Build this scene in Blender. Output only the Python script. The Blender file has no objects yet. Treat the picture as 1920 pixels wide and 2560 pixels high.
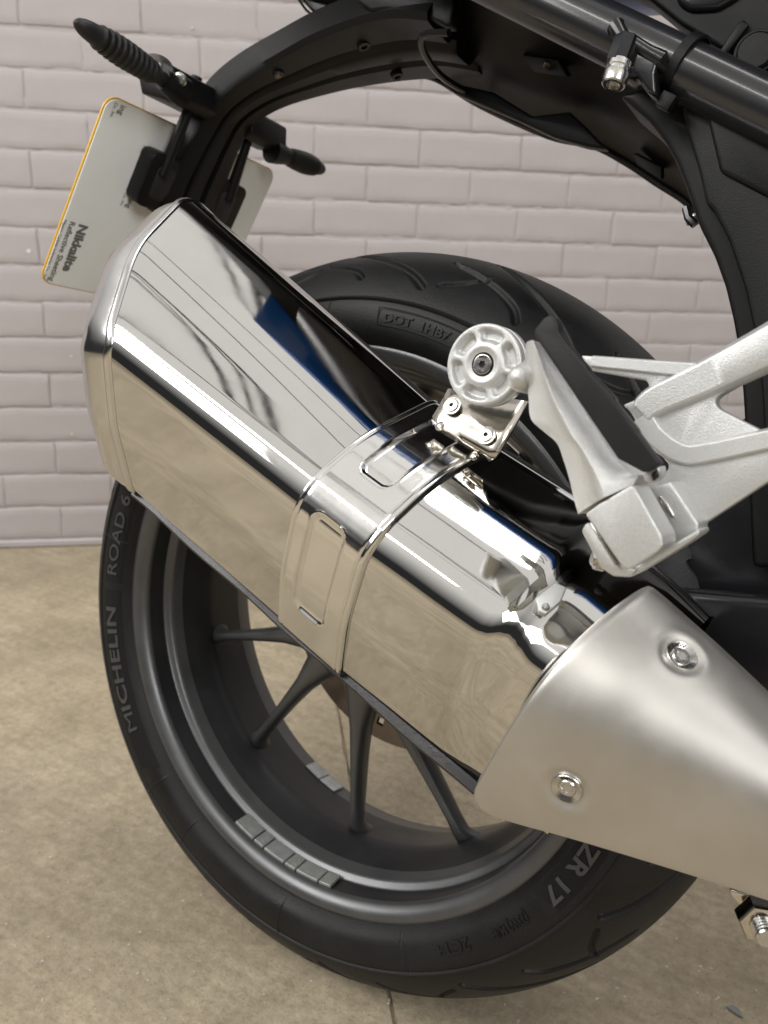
import bpy, bmesh, math, random
from mathutils import Vector, Matrix, noise
random.seed(7)
sc = bpy.context.scene
PI = math.pi
# ------------------------------------------------------------------ camera
CAM = Vector((0.3637, -0.5366, 0.5987)); YAW, PITCH, ROLL = 0.5554, 0.2671, 0.0219
FPX, LEAN = 2092.04, 0.1640
cy_, sy_, cp_, sp_ = math.cos(YAW), math.sin(YAW), math.cos(PITCH), math.sin(PITCH)
FWD = Vector((-sy_*cp_, cy_*cp_, -sp_)); RT0 = Vector((cy_, sy_, 0)); UP0 = RT0.cross(FWD)
RT = RT0*math.cos(ROLL) + UP0*math.sin(ROLL); UP = UP0*math.cos(ROLL) - RT0*math.sin(ROLL)
cd = bpy.data.cameras.new('camera'); cam = bpy.data.objects.new('camera', cd); sc.collection.objects.link(cam)
cam.matrix_world = Matrix(((RT.x, UP.x, -FWD.x, CAM.x), (RT.y, UP.y, -FWD.y, CAM.y), (RT.z, UP.z, -FWD.z, CAM.z), (0, 0, 0, 1)))
cd.sensor_fit = 'VERTICAL'; cd.sensor_height = 9.8; cd.sensor_width = 7.35; cd.lens = 9.8*FPX/2560
cd.clip_start = 0.01; cd.clip_end = 60
cd.dof.use_dof = True; cd.dof.focus_distance = 0.50; cd.dof.aperture_fstop = 3.0
sc.camera = cam
# ------------------------------------------------------------------ light: workshop with pale ceiling and strip lamps
w = bpy.data.worlds.new('World'); sc.world = w; w.use_nodes = True
nt_ = w.node_tree; bg = nt_.nodes['Background']; bg.inputs[1].default_value = 0.78
tcw = nt_.nodes.new('ShaderNodeTexCoord'); sx = nt_.nodes.new('ShaderNodeSeparateXYZ'); rw = nt_.nodes.new('ShaderNodeValToRGB')   # pale ceiling above, dim depth of the workshop all round
nt_.links.new(tcw.outputs['Generated'], sx.inputs[0]); nt_.links.new(sx.outputs['Z'], rw.inputs[0]); nt_.links.new(rw.outputs[0], bg.inputs[0])
e = rw.color_ramp.elements; e[0].position = 0.16; e[0].color = (.035, .035, .035, 1); e[1].position = .62; e[1].color = (1.0, .975, .93, 1)
m_ = rw.color_ramp.elements.new(.36); m_.color = (.42, .415, .40, 1)
def lamp(name, loc, size, sizey, power, target=(0, 0, .4), col=(1, .97, .92)):
    l = bpy.data.lights.new(name, 'AREA'); l.shape = 'RECTANGLE'; l.size = size; l.size_y = sizey; l.energy = power; l.color = col
    o = bpy.data.objects.new(name, l); sc.collection.objects.link(o); o.location = loc
    d = Vector(target) - Vector(loc); o.rotation_euler = d.to_track_quat('-Z', 'Y').to_euler(); return o
lamp('door_light', (-2.0, -2.3, 2.5), 1.7, 1.2, 46, (-.2, -.1, .4), (1, .99, .975))
lamp('strip_lamp', (-0.9, -1.55, 2.45), 2.6, 0.16, 22, (-.6, -1.0, 0))
lamp('front_right_fill', (2.3, -1.5, 1.75), 1.3, 1.1, 30, (0.0, 0, .6), (1, .99, .975))  # unseen soft fill added at front right to brighten the number plate
lamp('ceiling_lamp', (0.5, 0.7, 2.9), 1.8, 0.6, 20, (0.0, .6, 0))
vs = sc.view_settings; vs.view_transform = 'Standard'; vs.look = 'None'; vs.exposure = 0.25; vs.gamma = 1
# ------------------------------------------------------------------ helpers
def ray(px, py): return RT*((px-960)/FPX) - UP*((py-1280)/FPX) + FWD
cl_, sl_ = math.cos(LEAN), math.sin(LEAN)
def w2b(p): return Vector((p[0], p[1]*cl_ - p[2]*sl_, p[1]*sl_ + p[2]*cl_))
CB = w2b(CAM)
def P(px, py, y):
    d = w2b(ray(px, py)); t = (y - CB.y)/d.y; return CB + d*t          # photo direction met with a lengthways plane of the motorcycle
AX = Vector((.9135, 0, -.4067)); NX = Vector((.4067, 0, .9135))
def S(s, y, n): return AX*s + NX*n + Vector((0, y, 0))                   # silencer frame
def c3(px, py): return 960+px/1.728, 700+py/1.728
def c1(px, py): return px/1.728, py/1.728
def c2(px, py): return 960+px/1.728, py/1.728
def c4(px, py): return 100+px/2.37, 220+py/2.37
def link(o, parent=None):
    sc.collection.objects.link(o)
    if parent: o.parent = parent
    return o
def tag(o, label=None, cat=None, group=None, kind=None):
    for k, v in (('label', label), ('category', cat), ('group', group), ('kind', kind)):
        if v: o[k] = v
    return o
def mobj(name, verts, faces, mat, parent=None, smooth=True, sharp=40):
    me = bpy.data.meshes.new(name); me.from_pydata([tuple(v) for v in verts], [], faces); me.update()
    bm = bmesh.new(); bm.from_mesh(me); bmesh.ops.recalc_face_normals(bm, faces=bm.faces); bm.to_mesh(me); bm.free()
    return fin(name, me, mat, parent, smooth, sharp)
def fin(name, me, mat, parent, smooth=True, sharp=40):
    if smooth:
        for p in me.polygons: p.use_smooth = True
        if sharp: me.set_sharp_from_angle(angle=math.radians(sharp))
    me.materials.append(mat); o = bpy.data.objects.new(name, me); return link(o, parent)
def bobj(name, bm, mat, parent=None, smooth=True, sharp=40):
    me = bpy.data.meshes.new(name); bmesh.ops.recalc_face_normals(bm, faces=bm.faces); bm.to_mesh(me); bm.free()
    return fin(name, me, mat, parent, smooth, sharp)
def prism(name, pts, vec, mat, parent, bev=.002, seg=3, sharp=50, top_in=0):
    """outline points (3-D) extruded along vec, edges rounded"""
    bm = bmesh.new(); a = [bm.verts.new(p) for p in pts]; v = Vector(vec); n = len(pts)
    c = sum((Vector(p) for p in pts), Vector())/n
    b = [bm.verts.new(Vector(p)+v) for p in pts]
    bm.faces.new(a); bm.faces.new(b[::-1])
    for i in range(n): bm.faces.new((a[i], b[i], b[(i+1) % n], a[(i+1) % n]))
    bmesh.ops.recalc_face_normals(bm, faces=bm.faces)
    if bev: bmesh.ops.bevel(bm, geom=list(bm.edges), offset=bev, segments=seg, affect='EDGES', profile=.5, clamp_overlap=True)
    return bobj(name, bm, mat, parent, True, sharp)
def pxprism(name, px, y, thick, mat, parent, bev=.002, seg=3, conv=None, sharp=50):
    pts = [P(*(conv(*p) if conv else p), y) for p in px]
    return prism(name, pts, (0, thick, 0), mat, parent, bev, seg, sharp)
def loft(name, rings, mat, parent, close=True, caps=True, smooth=True, sharp=40):
    n = len(rings[0]); v = [p for r in rings for p in r]; f = []
    for i in range(len(rings)-1):
        for j in range(n if close else n-1):
            k = (j+1) % n; f.append((i*n+j, i*n+k, (i+1)*n+k, (i+1)*n+j))
    if caps and close:
        f.append(tuple(range(n))[::-1]); f.append(tuple((len(rings)-1)*n+j for j in range(n)))
    return mobj(name, v, f, mat, parent, smooth, sharp)
def frame_of(d):
    d = d.normalized(); a = Vector((0, 0, 1)) if abs(d.z) < .9 else Vector((1, 0, 0)); u = d.cross(a).normalized(); return u, d.cross(u).normalized()
def tube(name, path, rad, mat, parent, seg=16, caps=True, closed=False, sharp=40):
    path = [Vector(p) for p in path]; n = len(path); rings = []
    if not isinstance(rad, (list, tuple)): rad = [rad]*n
    u = None
    for i in range(n):
        if closed: d = path[(i+1) % n]-path[i-1]
        else: d = path[min(i+1, n-1)]-path[max(i-1, 0)]
        d.normalize()
        if u is None: u, v = frame_of(d)
        else: u = (u - d*u.dot(d)).normalized(); v = d.cross(u)
        rings.append([path[i]+(u*math.cos(2*PI*j/seg)+v*math.sin(2*PI*j/seg))*rad[i] for j in range(seg)])
    if closed: rings.append(rings[0]); caps = False
    return loft(name, rings, mat, parent, True, caps, True, sharp)
def revolve(name, prof, org, axis, mat, parent, seg=48, sharp=35, close=False):
    """prof: (radius, height along axis)"""
    org = Vector(org); ax = Vector(axis).normalized(); u, v = frame_of(ax); rings = []
    for r, h in prof:
        rings.append([org+ax*h+(u*math.cos(2*PI*j/seg)+v*math.sin(2*PI*j/seg))*r for j in range(seg)])
    if close: rings.append(rings[0])
    return loft(name, rings, mat, parent, True, not close, True, sharp)
def smooth_path(pts, k=8):
    pts = [Vector(p) for p in pts]; out = []
    for i in range(len(pts)-1):
        p0, p1, p2, p3 = pts[max(i-1, 0)], pts[i], pts[i+1], pts[min(i+2, len(pts)-1)]
        for j in range(k):
            t = j/k; out.append(.5*((2*p1)+(p2-p0)*t+(2*p0-5*p1+4*p2-p3)*t*t+(3*p1-p0-3*p2+p3)*t**3))
    return out+[pts[-1]]
def text_mesh(txt, size, bold=0.0, extrude=.0002, spacing=1.0, align='LEFT', shear=0):
    cu = bpy.data.curves.new('t', 'FONT'); cu.body = txt; cu.size = size*100; cu.offset = bold*100; cu.extrude = extrude*100; cu.space_character = spacing; cu.align_x = align; cu.shear = shear
    cu.resolution_u = 3
    o = bpy.data.objects.new('t', cu); sc.collection.objects.link(o)
    dg = bpy.context.evaluated_depsgraph_get(); me = bpy.data.meshes.new_from_object(o.evaluated_get(dg))
    me.transform(Matrix.Scale(.01, 4)); bpy.data.objects.remove(o); bpy.data.curves.remove(cu); return me
def text_plane(name, txt, size, org, right, upv, mat, parent, **k):
    me = text_mesh(txt, size, **k); R = Vector(right).normalized(); U = Vector(upv).normalized(); N = R.cross(U)
    for v in me.vertices: v.co = Vector(org)+R*v.co.x+U*v.co.y+N*v.co.z
    me.name = name; return fin(name, me, mat, parent, False)
# ------------------------------------------------------------------ materials
def mat(name, col, rough=.5, metal=0.0, bump=None, var=None, coat=0, aniso=None, spec=None):
    m = bpy.data.materials.new(name); m.use_nodes = True; nt = m.node_tree; b = nt.nodes['Principled BSDF']
    b.inputs['Base Color'].default_value = (*col, 1); b.inputs['Roughness'].default_value = rough; b.inputs['Metallic'].default_value = metal
    if coat: b.inputs['Coat Weight'].default_value = coat; b.inputs['Coat Roughness'].default_value = .08
    if spec is not None: b.inputs['Specular IOR Level'].default_value = spec
    tc = nt.nodes.new('ShaderNodeTexCoord')
    if bump:
        for sc_, st in (bump if isinstance(bump, list) else [bump]):
            n = nt.nodes.new('ShaderNodeTexNoise'); n.inputs['Scale'].default_value = sc_; n.inputs['Detail'].default_value = 4
            nt.links.new(tc.outputs['Object'], n.inputs['Vector'])
            bp = nt.nodes.new('ShaderNodeBump'); bp.inputs['Strength'].default_value = st; bp.inputs['Distance'].default_value = .001
            nt.links.new(n.outputs['Fac'], bp.inputs['Height'])
            if b.inputs['Normal'].is_linked: nt.links.new(b.inputs['Normal'].links[0].from_socket, bp.inputs['Normal'])
            nt.links.new(bp.outputs['Normal'], b.inputs['Normal'])
    if var:   # (scale, amount, rough amount)
        n = nt.nodes.new('ShaderNodeTexNoise'); n.inputs['Scale'].default_value = var[0]; n.inputs['Detail'].default_value = 6; n.inputs['Roughness'].default_value = .65
        nt.links.new(tc.outputs['Object'], n.inputs['Vector'])
        r = nt.nodes.new('ShaderNodeMapRange'); r.inputs[1].default_value = .3; r.inputs[2].default_value = .7; r.inputs[3].default_value = 1-var[1]; r.inputs[4].default_value = 1+var[1]
        nt.links.new(n.outputs['Fac'], r.inputs[0])
        mx = nt.nodes.new('ShaderNodeMix'); mx.data_type = 'RGBA'; mx.blend_type = 'MULTIPLY'; mx.inputs[0].default_value = 1
        mx.inputs[6].default_value = (*col, 1); nt.links.new(r.outputs[0], mx.inputs[7]); nt.links.new(mx.outputs[2], b.inputs['Base Color'])
        if len(var) > 2:
            r2 = nt.nodes.new('ShaderNodeMapRange'); r2.inputs[1].default_value = .3; r2.inputs[2].default_value = .7; r2.inputs[3].default_value = rough-var[2]; r2.inputs[4].default_value = rough+var[2]
            nt.links.new(n.outputs['Fac'], r2.inputs[0]); nt.links.new(r2.outputs[0], b.inputs['Roughness'])
    return m
M_chrome = mat('chrome', (.63, .623, .608), .05, 1.0, bump=[(7, .07), (28, .014)], var=(22, .04, .03))
M_capm = mat('cap_metal', (.62, .615, .615), .15, 1.0, bump=[(9, .05)], var=(40, .04, .03))
M_alu = mat('polished_aluminium', (.76, .755, .74), .11, 1.0, bump=[(400, .02)], var=(80, .02, .03))
M_steel = mat('stainless_steel', (.62, .58, .52), .16, 1.0, var=(90, .06, .05))
M_shield = mat('satin_steel', (.55, .535, .51), .46, 1.0, bump=[(2500, .04)], var=(25, .05, .04))
M_cast = mat('silver_cast_paint', (.60, .605, .60), .40, .6, bump=[(2200, .30)], var=(1500, .09, .05))
M_bolt = mat('bolt_steel', (.55, .54, .52), .25, 1.0, var=(300, .1, .08))
M_hole = mat('dark_recess', (.01, .01, .01), .6)
M_black = mat('black_plastic', (.0055, .0055, .006), .40, 0, spec=.24, bump=[(1800, .25)], var=(20, .12, .06))
M_blackg = mat('black_gloss_paint', (.010, .010, .012), .22, 0, bump=[(300, .04)], var=(40, .1, .04))
M_tubep = mat('black_tube_paint', (.016, .016, .018), .24, .0, coat=.3, bump=[(500, .03)])
M_rub = mat('black_rubber', (.011, .011, .012), .52, 0, spec=.38, bump=[(900, .06)], var=(30, .2, .08))
M_tyre = mat('tyre_rubber', (.0085, .0085, .009), .50, 0, spec=.28, bump=[(700, .25), (60, .15)], var=(14, .55, .09))
M_tpan = mat('tyre_panel', (.007, .007, .007), .8, spec=.25)
M_tlet = mat('tyre_letter', (.048, .048, .049), .5, spec=.4)
M_rim = mat('wheel_paint', (.118, .120, .124), .37, .75, bump=[(900, .06)], var=(25, .08, .05))
M_rimd = mat('dark_barrel', (.030, .030, .032), .40, .55, bump=[(900, .06)], var=(25, .15, .06))
M_disc = mat('brake_disc_steel', (.20, .165, .14), .35, 1.0, var=(60, .2, .1))
M_lead = mat('zinc_weight', (.30, .315, .305), .45, .6, bump=[(500, .2)], var=(120, .15, .08))
M_tape = mat('weight_foil', (.36, .37, .37), .4, .3, var=(150, .2))
M_plate = mat('plate_back', (.88, .90, .89), .35, 0, var=(14, .03))
M_yel = mat('plate_yellow', (.80, .47, .02), .35)
M_ink = mat('grey_print', (.16, .16, .15), .6)
M_ink2 = mat('pale_print', (.30, .31, .30), .6)
M_blue = mat('blue_paint', (.012, .10, .42), .2, 0, coat=.5)
M_lens = mat('smoked_lens', (.10, .09, .085), .2, 0, coat=.4)
M_cable = mat('cable_sheath', (.012, .012, .012), .5)
def wall_mat():
    m = mat('wall_paint', (.445, .412, .418), .62, 0, bump=[(60, .45), (300, .25), (14, .6)], var=(5, .07, .05)); return m
M_wall = wall_mat(); M_chip = mat('bare_plaster', (.75, .74, .72), .8, 0, bump=[(400, .4)])
def floor_mat():
    m = bpy.data.materials.new('concrete'); m.use_nodes = True; nt = m.node_tree; b = nt.nodes['Principled BSDF']; tc = nt.nodes.new('ShaderNodeTexCoord')
    def nz(s, d, r=.6, vec=None):
        n = nt.nodes.new('ShaderNodeTexNoise'); n.inputs['Scale'].default_value = s; n.inputs['Detail'].default_value = d; n.inputs['Roughness'].default_value = r
        nt.links.new(vec or tc.outputs['Object'], n.inputs['Vector']); return n
    def ramp(src, a, ca, c, cc):
        r = nt.nodes.new('ShaderNodeValToRGB'); r.color_ramp.elements[0].position = a; r.color_ramp.elements[0].color = (*ca, 1); r.color_ramp.elements[1].position = c; r.color_ramp.elements[1].color = (*cc, 1)
        nt.links.new(src, r.inputs[0]); return r
    def mix(f, a, bb, mode='MULTIPLY'):
        x = nt.nodes.new('ShaderNodeMix'); x.data_type = 'RGBA'; x.blend_type = mode
        if isinstance(f, (int, float)): x.inputs[0].default_value = f
        else: nt.links.new(f, x.inputs[0])
        nt.links.new(a, x.inputs[6]); nt.links.new(bb, x.inputs[7]); return x
    base = ramp(nz(5, 8, .62).outputs['Fac'], .30, (.36, .308, .228), .70, (.49, .43, .335))
    fine = ramp(nz(90, 10, .8).outputs['Fac'], .32, (.66, .65, .63), .66, (1.18, 1.16, 1.12))
    c = mix(1, base.outputs[0], fine.outputs[0])
    md_ = ramp(nz(17, 6, .7).outputs['Fac'], .36, (.84, .83, .81), .62, (1.06, 1.05, 1.03)); c = mix(.9, c.outputs[2], md_.outputs[0])
    sp = ramp(nz(330, 3, .6).outputs['Fac'], .30, (.45, .43, .4), .40, (1, 1, 1)); c = mix(.8, c.outputs[2], sp.outputs[0])
    st = ramp(nz(1.7, 5, .6).outputs['Fac'], .36, (.80, .79, .78), .62, (1.05, 1.04, 1.01)); c = mix(1, c.outputs[2], st.outputs[0])
    mp = nt.nodes.new('ShaderNodeMapping'); mp.inputs['Rotation'].default_value = (0, 0, .72); mp.inputs['Scale'].default_value = (6, 90, 1); nt.links.new(tc.outputs['Object'], mp.inputs['Vector'])
    br = ramp(nz(1, 3, .5, mp.outputs[0]).outputs['Fac'], .35, (.90, .89, .88), .6, (1.04, 1.04, 1.03)); c = mix(.8, c.outputs[2], br.outputs[0])
    nt.links.new(c.outputs[2], b.inputs['Base Color']); b.inputs['Roughness'].default_value = .62
    bp = nt.nodes.new('ShaderNodeBump'); bp.inputs['Strength'].default_value = .8; bp.inputs['Distance'].default_value = .002
    nt.links.new(nz(220, 8, .75).outputs['Fac'], bp.inputs['Height']); nt.links.new(bp.outputs[0], b.inputs['Normal']); return m
M_floor = floor_mat()
# ------------------------------------------------------------------ floor with a sawn joint
j0 = Vector((-.2846, .3847, 0)); j1 = Vector((.0787, -.0435, 0)); jd = (j1-j0).normalized(); jn = Vector((-jd.y, jd.x, 0))
def floor():
    prof = [(-7, 0), (-.0022, 0), (-.0012, -.004), (.0012, -.004), (.0022, 0), (7, 0)]; N = 400; L = 7
    v = []; f = []
    for i in range(N+1):
        t = -L+2*L*i/N; wob = .0015*noise.noise(Vector((t*9, 0, 3))); 
        for k, (a, z) in enumerate(prof):
            ww = (1+.8*noise.noise(Vector((t*31, 5, 1)))) if 0 < k < 5 else 1
            p = j0+jd*t+jn*(a*ww+(wob if 0 < k < 5 else 0)); v.append((p.x, p.y, z))
    for i in range(N):
        for k in range(5): f.append((i*6+k, i*6+k+1, (i+1)*6+k+1, (i+1)*6+k))
    o = mobj('floor', v, f, M_floor, None, False); 
    if o.data.polygons[0].normal.z < 0: o.data.flip_normals()
    tag(o, kind='structure', label='worn beige concrete workshop floor with a thin joint')
floor()
# ------------------------------------------------------------------ painted brick wall
WY, WD, ZB = -0.7278, 1.2837, 1.0692
wn = Vector((math.sin(WY), math.cos(WY), 0)); wt = Vector((math.cos(WY), -math.sin(WY), 0))
def wall():
    root = bpy.data.objects.new('brick_wall', None); sc.collection.objects.link(root)
    base = wn*WD
    root.matrix_world = Matrix(((wt.x, wn.x, 0, base.x), (wt.y, wn.y, 0, base.y), (0, 0, 1, 0), (0, 0, 0, 1)))
    tag(root, 'pale mauve painted brick wall behind the motorcycle', 'wall')
    # mortar: gently uneven sheet a few millimetres behind the brick faces (local y = into the wall)
    bm = bmesh.new(); nu, nz = 330, 160; U0, U1, Z1 = -1.5, 1.9, 1.52; g = []
    for i in range(nu+1):
        row = []
        for k in range(nz+1):
            u = U0+(U1-U0)*i/nu; z = -.01+(Z1+.01)*k/nz
            row.append(bm.verts.new((u, .0017+.0015*noise.noise(Vector((u*55, z*55, 2))), z)))
        g.append(row)
    for i in range(nu):
        for k in range(nz): bm.faces.new((g[i][k], g[i+1][k], g[i+1][k+1], g[i][k+1]))
    bobj('mortar', bm, M_wall, root)
    variants = []
    for q in range(10):
        bm = bmesh.new(); L, H, D = .2285, .0708, .03
        # front face grid, irregular arrises
        nx, ny = 14, 6; rows = []
        gx = [-.5, -.487]+[-.46+.92*i/(nx-4) for i in range(nx-3)]+[.487, .5]; gz = [-.5, -.455, -.25, 0, .25, .455, .5]
        for k in range(ny+1):
            row = []
            for i in range(nx+1):
                fx, fz = gx[i], gz[k]
                jx = .0030*noise.noise(Vector((q*7.3, fz*6, 1.5+fx))); jz = .0030*noise.noise(Vector((fx*9, q*5.1, 9+fz)))
                e = (i in (0, nx)) or (k in (0, ny))
                e2 = (i in (1, nx-1)) or (k in (1, ny-1)); y = (.0013+abs(noise.noise(Vector((fx*20, fz*20, q))))*.0016 if (k in (0, ny)) else .0008+.0010*noise.noise(Vector((fz*14, q, 3)))) if e else ((.0003 if e2 else 0)+.0007*noise.noise(Vector((fx*9, fz*7, q*3.7))))
                row.append(bm.verts.new((fx*L+jx, y, fz*H+jz)))
            rows.append(row)
        for k in range(ny):
            for i in range(nx): bm.faces.new((rows[k][i], rows[k][i+1], rows[k+1][i+1], rows[k+1][i]))
        per = [rows[0][i] for i in range(nx+1)]+[rows[k][nx] for k in range(1, ny+1)]+[rows[ny][i] for i in range(nx-1, -1, -1)]+[rows[k][0] for k in range(ny-1, 0, -1)]
        back = [bm.verts.new((v.co.x, D, v.co.z)) for v in per]
        for i in range(len(per)):
            k = (i+1) % len(per); bm.faces.new((per[i], per[k], back[k], back[i]))
        me = bpy.data.meshes.new('brick'); bmesh.ops.recalc_face_normals(bm, faces=bm.faces); bm.to_mesh(me); bm.free()
        for p in me.polygons: p.use_smooth = True
        me.materials.append(M_wall); variants.append(me)
    for c in range(-6, 15):
        zc = ZB-.075*c-.0375
        if zc > 1.50 or zc < .01: continue
        off = -.4947 if c % 2 else -.4947+.115
        if c == 14: pass
        for i in range(-4, 11):
            u = off+.2305*i+.115
            if u < -1.4 or u > 1.8: continue
            o = bpy.data.objects.new('brick', random.choice(variants)); link(o, root)
            o.location = (u+random.uniform(-.0015, .0015), random.uniform(-.0012, .0008), zc+random.uniform(-.0008, .0008))
            o.rotation_euler = (random.uniform(-.006, .006), random.uniform(-.004, .004), random.uniform(-.003, .003))
            if random.random() < .5: o.scale.x = -1
    for px, py, r in ((72, 628, .0042), (178, 890, .0026), (480, 70, .0022), (1650, 620, .0020), (180, 1085, .0024)):
        d = ray(px, py); k = (WD-CAM.dot(wn))/d.dot(wn); q = CAM+d*k; u = q.dot(wt); bm = bmesh.new()
        vs_ = [bm.verts.new((u+r*math.cos(a*PI/4)*random.uniform(.6, 1.2), -.0022, q.z+r*math.sin(a*PI/4)*random.uniform(.6, 1.2))) for a in range(8)]
        fc = bm.faces.new(vs_); ex = bmesh.ops.extrude_face_region(bm, geom=[fc])
        for g_ in ex['geom']:
            if isinstance(g_, bmesh.types.BMVert): g_.co.y += .003
        bobj('paint_chip', bm, M_chip, root, False)
    # low painted kerb course where the wall meets the floor
    prof = [(.0, 0), (-.004, .004), (-.004, .014), (.003, .0185)]; v = []; f = []; n = 120
    for i in range(n+1):
        u = U0+(U1-U0)*i/n
        for (y, z) in prof: v.append((u, y+.0015*noise.noise(Vector((u*18, z*50, 0))), z))
    for i in range(n):
        for k in range(3): f.append((i*4+k, i*4+k+1, (i+1)*4+k+1, (i+1)*4+k))
    mobj('skirting', v, f, M_wall, root)
wall()
# ------------------------------------------------------------------ motorcycle root
bike = bpy.data.objects.new('motorcycle', None); sc.collection.objects.link(bike); bike.rotation_euler = (-LEAN, 0, 0)
tag(bike, 'motorcycle with polished silencer leaning on its side stand, seen from the right rear', 'motorcycle')
AXLE = Vector((0, 0, .315))
def cyl(r, th, y): return Vector((r*math.cos(th), y, .315+r*math.sin(th)))
# ---- wheel
prof = [(.229, -.0700), (.2335, -.0735), (.2342, -.0766), (.2325, -.0785), (.2290, -.0788), (.2245, -.0775), (.2205, -.0745), (.2186, -.0712), (.2180, -.069),
        (.2174, -.056), (.2170, -.0530), (.2160, -.0515), (.2128, -.0500), (.2112, -.0485), (.2102, -.0450), (.2075, -.037), (.2040, -.028), (.1995, -.018), (.1975, -.010), (.1978, -.004), (.2000, .015), (.2040, .040), (.2065, .058),
        (.2085, .061), (.2180, .066), (.229, .0788), (.2342, .0766), (.229, .070), (.2150, .060), (.2130, .0), (.2150, -.040), (.2210, -.055)]
def wheel():
    seg = 180; rings = []
    for r, y in prof: rings.append([cyl(r, 2*PI*j/seg, y) for j in range(seg)])
    rings.append(rings[0])
    o = loft('rear_wheel', rings, M_rim, bike, True, False, True, 60)
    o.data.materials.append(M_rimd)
    for p in o.data.polygons:          # inner barrel and the weight ledge take the darker rim material
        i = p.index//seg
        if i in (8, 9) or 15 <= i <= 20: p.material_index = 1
    tag(o, 'satin dark grey cast rear wheel with paired spokes')
    return o
WH = wheel()
def crown(phi): return .245+.070*math.sin(phi), .0891*math.cos(phi)
def side_y(r):    # near sidewall: positive half-width at radius r
    pts = [(.226, .0700), (.230, .0755), (.236, .0835), (.2415, .0874), (.248, .0889), (.256, .0885), (.2625, .0868), (.2655, .0853)]
    if r <= pts[0][0]: return pts[0][1]
    for (a, b), (c, d) in zip(pts, pts[1:]):
        if r <= c:
            t = (r-a)/(c-a); return b+(d-b)*t
    return pts[-1][1]
def tyre():
    NT = 2400; sec = []
    for r in (.226, .230, .2325, .236, .239, .2415, .2445, .248, .252, .256, .2595, .2625, .2648): sec.append((r, -side_y(r), 'w'))
    sec.append((.2655, -.0864, 'e')); sec.append((.2668, -.0868, 'e')); 
    NP = 170
    for i in range(NP+1):
        a = math.asin((.2675-.245)/.070)+(PI-2*math.asin((.2675-.245)/.070))*i/NP; r, y = crown(a); sec.append((r+.0006*math.sin(a), -y, a))
    sec.append((.2655, .0853, 'e'))
    for r in (.2625, .256, .248, .2415, .236, .230, .226): sec.append((r, side_y(r), 'w'))
    n = len(sec); PER = 2*PI/13
    # tread grooves as curves in (theta, crown angle): list of (points, half width, depth)
    paths = []
    for side in (0, 1):
        for k in range(13):
            t0 = k*PER+(.5*PER if side else 0)
            for pts, wd, dp in ((((-.05, .52), (.01, .68), (.09, .84), (.24, 1.12), (.36, 1.42)), .0024, .0045), (((.15, .56), (.19, .70), (.27, .83), (.42, 1.02)), .0021, .0040), (((.40, .60), (.335, .74), (.30, .95)), .0016, .0030)):
                q = [(t0+a, (b if not side else PI-b)) for a, b in pts]; paths.append((q, wd, dp))
    dep = {}
    def mark(q, wd, dp):
        # rasterise
        sp = smooth_path([Vector((a, b, 0)) for a, b in q], 26)
        m = len(sp)
        for ii, p in enumerate(sp):
            taper = min(1, ii/8+.35, (m-1-ii)/8+.35)
            for si in range(15, 15+NP+1):
                a = sec[si][2]; dy = (a-p.y)*.079
                if abs(dy) > wd*1.8: continue
                rr = sec[si][0]; jt = p.x/(2*PI)*NT
                span = int(wd*1.8/(rr*2*PI/NT))+1
                for j in range(int(jt)-span, int(jt)+span+1):
                    dx = (j-jt)*2*PI/NT*rr; d = math.hypot(dx, dy)/(wd*taper)
                    if d < 1.75:
                        q_ = min(1, max(0, (1.75-d)/1.35)); h = dp*q_*q_*(3-2*q_); key = (j % NT, si)
                        if h > dep.get(key, 0): dep[key] = h
    for q in paths: mark(*q)
    v = []; f = []
    ct = [math.cos(2*PI*j/NT) for j in range(NT)]; sn = [math.sin(2*PI*j/NT) for j in range(NT)]
    ticks = [math.radians(a) for a in (-66, -94, -121, -133, 96, 40, 15, 128, 180-8)]
    tj = {int((t % (2*PI))/(2*PI)*NT) for t in ticks}
    for j in range(NT):
        for si, (r, y, a) in enumerate(sec):
            h = dep.get((j, si), 0); rr, yy = r, y
            if h: rr -= h*math.sin(a); yy += h*math.cos(a)
            if j in tj and 3 <= si <= 14: yy -= .0007
            v.append((rr*ct[j], yy, .315+rr*sn[j]))
    for j in range(NT):
        k = (j+1) % NT
        for i in range(n-1): f.append((j*n+i, k*n+i, k*n+i+1, j*n+i+1))
    o = mobj('tyre', v, f, M_tyre, WH, True, 50); tag(o, 'black road tyre with curved sipes and lettered sidewall'); return o
TY = tyre()
def side_band(name, th0, th1, r0, r1, mt, lift=.0003, cut0=0, cut1=0):
    n = max(4, int(abs(th1-th0)*90)); rows = 10; v = []; f = []
    for i in range(n+1):
        for k in range(rows+1):
            rr = r0+(r1-r0)*k/rows; t = th0+(th1-th0)*i/n+(cut0*(k/rows-.5) if i == 0 else 0)+(cut1*(k/rows-.5) if i == n else 0)
            v.append(cyl(rr, t, -side_y(rr)-lift))
    m = rows+1
    for i in range(n):
        for k in range(rows): f.append((i*m+k, i*m+k+1, (i+1)*m+k+1, (i+1)*m+k))
    return mobj(name, v, f, mt, WH)
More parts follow.
